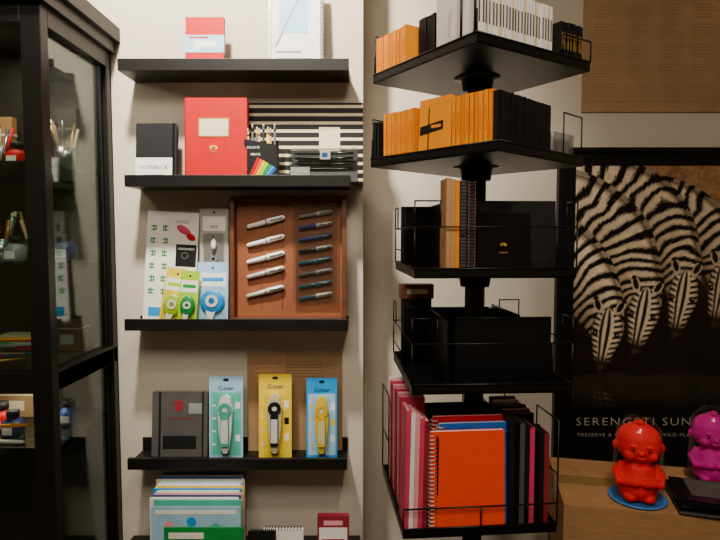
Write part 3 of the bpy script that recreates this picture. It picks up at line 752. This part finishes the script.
def bottle(m,x,y,z,c,k=1):
    m.lathe([(0,0),(.022*k,0),(.026*k,.004*k),(.026*k,.030*k),(.018*k,.040*k),(.012*k,.044*k),(.012*k,.046*k),(0,.046*k)],(x,y,z),c,18)
    m.box(x-.012*k,x+.012*k,y-.0268*k,y-.0255*k,z+.008,z+.026*k,WHITE)
    m.lathe([(0,.046*k),(.015*k,.046*k),(.015*k,.062*k),(0,.062*k)],(x,y,z),BLKP,18)
random.seed(11)
m=MB('ink_bottles')
for (x,y,zi,c,k) in ((-.755,1.44,zs[1],NAVY,1.1),(-.80,1.53,zs[1],MAROON,1),(-.835,1.36,zs[1],STEEL,1),(-.97,1.42,zs[1],BLUE,1),(-.86,1.42,zs[0],RED,1),(-.89,1.34,zs[0],CREAM,1),(-.87,1.38,zs[3],NAVY,1),(-.93,1.43,zs[3],RED,1.1),(-.775,1.47,zs[3],BLUE,1)):
    bottle(m,x,y,zi+.0005,c,k)
m.build()
m=MB('pen_holder')
for (x,y,zi) in ((-.765,1.47,zs[0]),(-.93,1.46,zs[0]),(-.90,1.41,zs[1]),(-.84,1.45,zs[1])):
    m.lathe([(0,0),(.026,0),(.026,.055),(.023,.055),(.023,.003),(0,.003)],(x,y,zi+.0005),CLEAR if x<-.9 else SILV,20)
    for i in range(10):
        a=random.uniform(0,6.28); r=.014; tx,ty=math.cos(a)*.032,math.sin(a)*.032; L=random.uniform(.10,.13)
        m.tube([(x+r*.4*math.cos(a),y+r*.4*math.sin(a),zi+.006),(x+tx,y+ty,zi+L)],.0037,random.choice([SILV,CREAM,RED,GOLD,WHITE,SILV,RED]),8)
m.build()
m=MB('boxed_pens')
for i in range(34):
    zi=(zs[2],zs[3],zs[4],zs[2],zs[2])[i%5]+.0005; x=random.uniform(-.99,-.79); y=random.uniform(1.32,1.40); 
    if i%5==1: y=1.32
    m.T=Matrix.Translation((x,y,zi+.0095*(i//5)))@Matrix.Rotation(random.uniform(-.7,.7)*(0.2 if i%5==1 else 1),4,'Z')
    m.tube([(-.06,0,.005),(-.055,0,.005),(.045,0,.005),(.06,0,.005)],.0045,random.choice([RED,SKY,GOLD,WHITE,GREEN,ORANGE,MAROON,STEEL,CREAM]),8,radii=[.001,.0045,.0045,.003])
    m.tube([(.02,0,.0105),(.05,0,.0105)],.001,SILV,6)
m.build()
m=MB('gift_boxes')
for (x,y,zi,w,d,h,c,c2) in ((-.95,1.54,zs[3],.10,.04,.09,KRAFT,CREAM),(-1.06,1.54,zs[3],.07,.04,.07,TAN,RED),(-.86,1.56,zs[1],.05,.03,.10,GREY,BLUE),(-1.04,1.54,zs[1],.08,.04,.11,RED,WHITE),(-.90,1.53,zs[4],.12,.08,.08,NAVY,SKY),(-1.02,1.53,zs[4],.1,.08,.13,MAROON,GOLD),(-.80,1.54,zs[4],.07,.05,.2,GREY,WHITE),(-.90,1.5,zs[2],.12,.05,.05,CREAM,RED),(-.79,1.54,zs[0],.05,.02,.17,GREY,STEEL),(-.99,1.55,zs[0],.09,.02,.15,TAN,WHITE),(-.80,1.54,zs[2],.07,.05,.09,KRAFT,WHITE)):
    m.T=Matrix.Translation((x,y,zi+.0005)); m.box(-w/2,w/2,-d/2,d/2,0,h*.7,c); m.box(-w/2-.001,w/2+.001,-d/2-.001,d/2+.001,h*.7,h,c); m.box(-w/4,w/4,-d/2-.0016,-d/2-.001,h*.2,h*.5,c2); m.box(-w/2-.0014,w/2+.0014,-d/2-.0014,d/2+.0014,h*.66,h*.7,c2)
m.build()
# ---------- lights
def area(name,loc,target,size,power,col=(1,.9,.78),spot=None):
    if spot:
        l=bpy.data.lights.new(name,'SPOT'); l.spot_size=math.radians(spot); l.spot_blend=.8; l.shadow_soft_size=size
    else:
        l=bpy.data.lights.new(name,'AREA'); l.size=size
    l.energy=power; l.color=col
    o=bpy.data.objects.new(name,l); bpy.context.collection.objects.link(o); o.location=loc
    o.rotation_euler=(Vector(target)-Vector(loc)).to_track_quat('-Z','Y').to_euler(); return o
area('ceiling_panel_light',(-.25,-.4,2.8),(-.15,.4,0),1.0,48,(1,.87,.70))
area('track_spot_light',(-.46,.80,2.78),(-.38,1.6,2.05),.07,300,(1,.92,.80),74)
area('track_spot_light',(.30,.1,2.78),(.26,1.2,1.3),.08,54,(1,.89,.74),54)
area('cabinet_fill_light',(-.88,1.40,ZT-.01),(-.88,1.42,0),.12,1.8,(1,.86,.68))  # added fill inside the cabinet top so the contents show, no fixture modelled
area('cabinet_fill_light',(-.88,1.42,pt(20,398,1.25)[1]-.005),(-.88,1.42,0),.1,.6,(1,.86,.68))  # second added fill, under the middle rail, brightens the lower shelves
wd=bpy.data.worlds.new('w'); bpy.context.scene.world=wd; wd.use_nodes=True
wd.node_tree.nodes['Background'].inputs[0].default_value=(.5,.45,.4,1); wd.node_tree.nodes['Background'].inputs[1].default_value=.1
cam=bpy.data.cameras.new('camera'); cam.lens=28; cam.sensor_width=36; cam.clip_start=.01
co=bpy.data.objects.new('camera',cam); bpy.context.collection.objects.link(co); co.location=(0,0,H); co.rotation_euler=(math.radians(90)-TH,0,0)
bpy.context.scene.camera=co
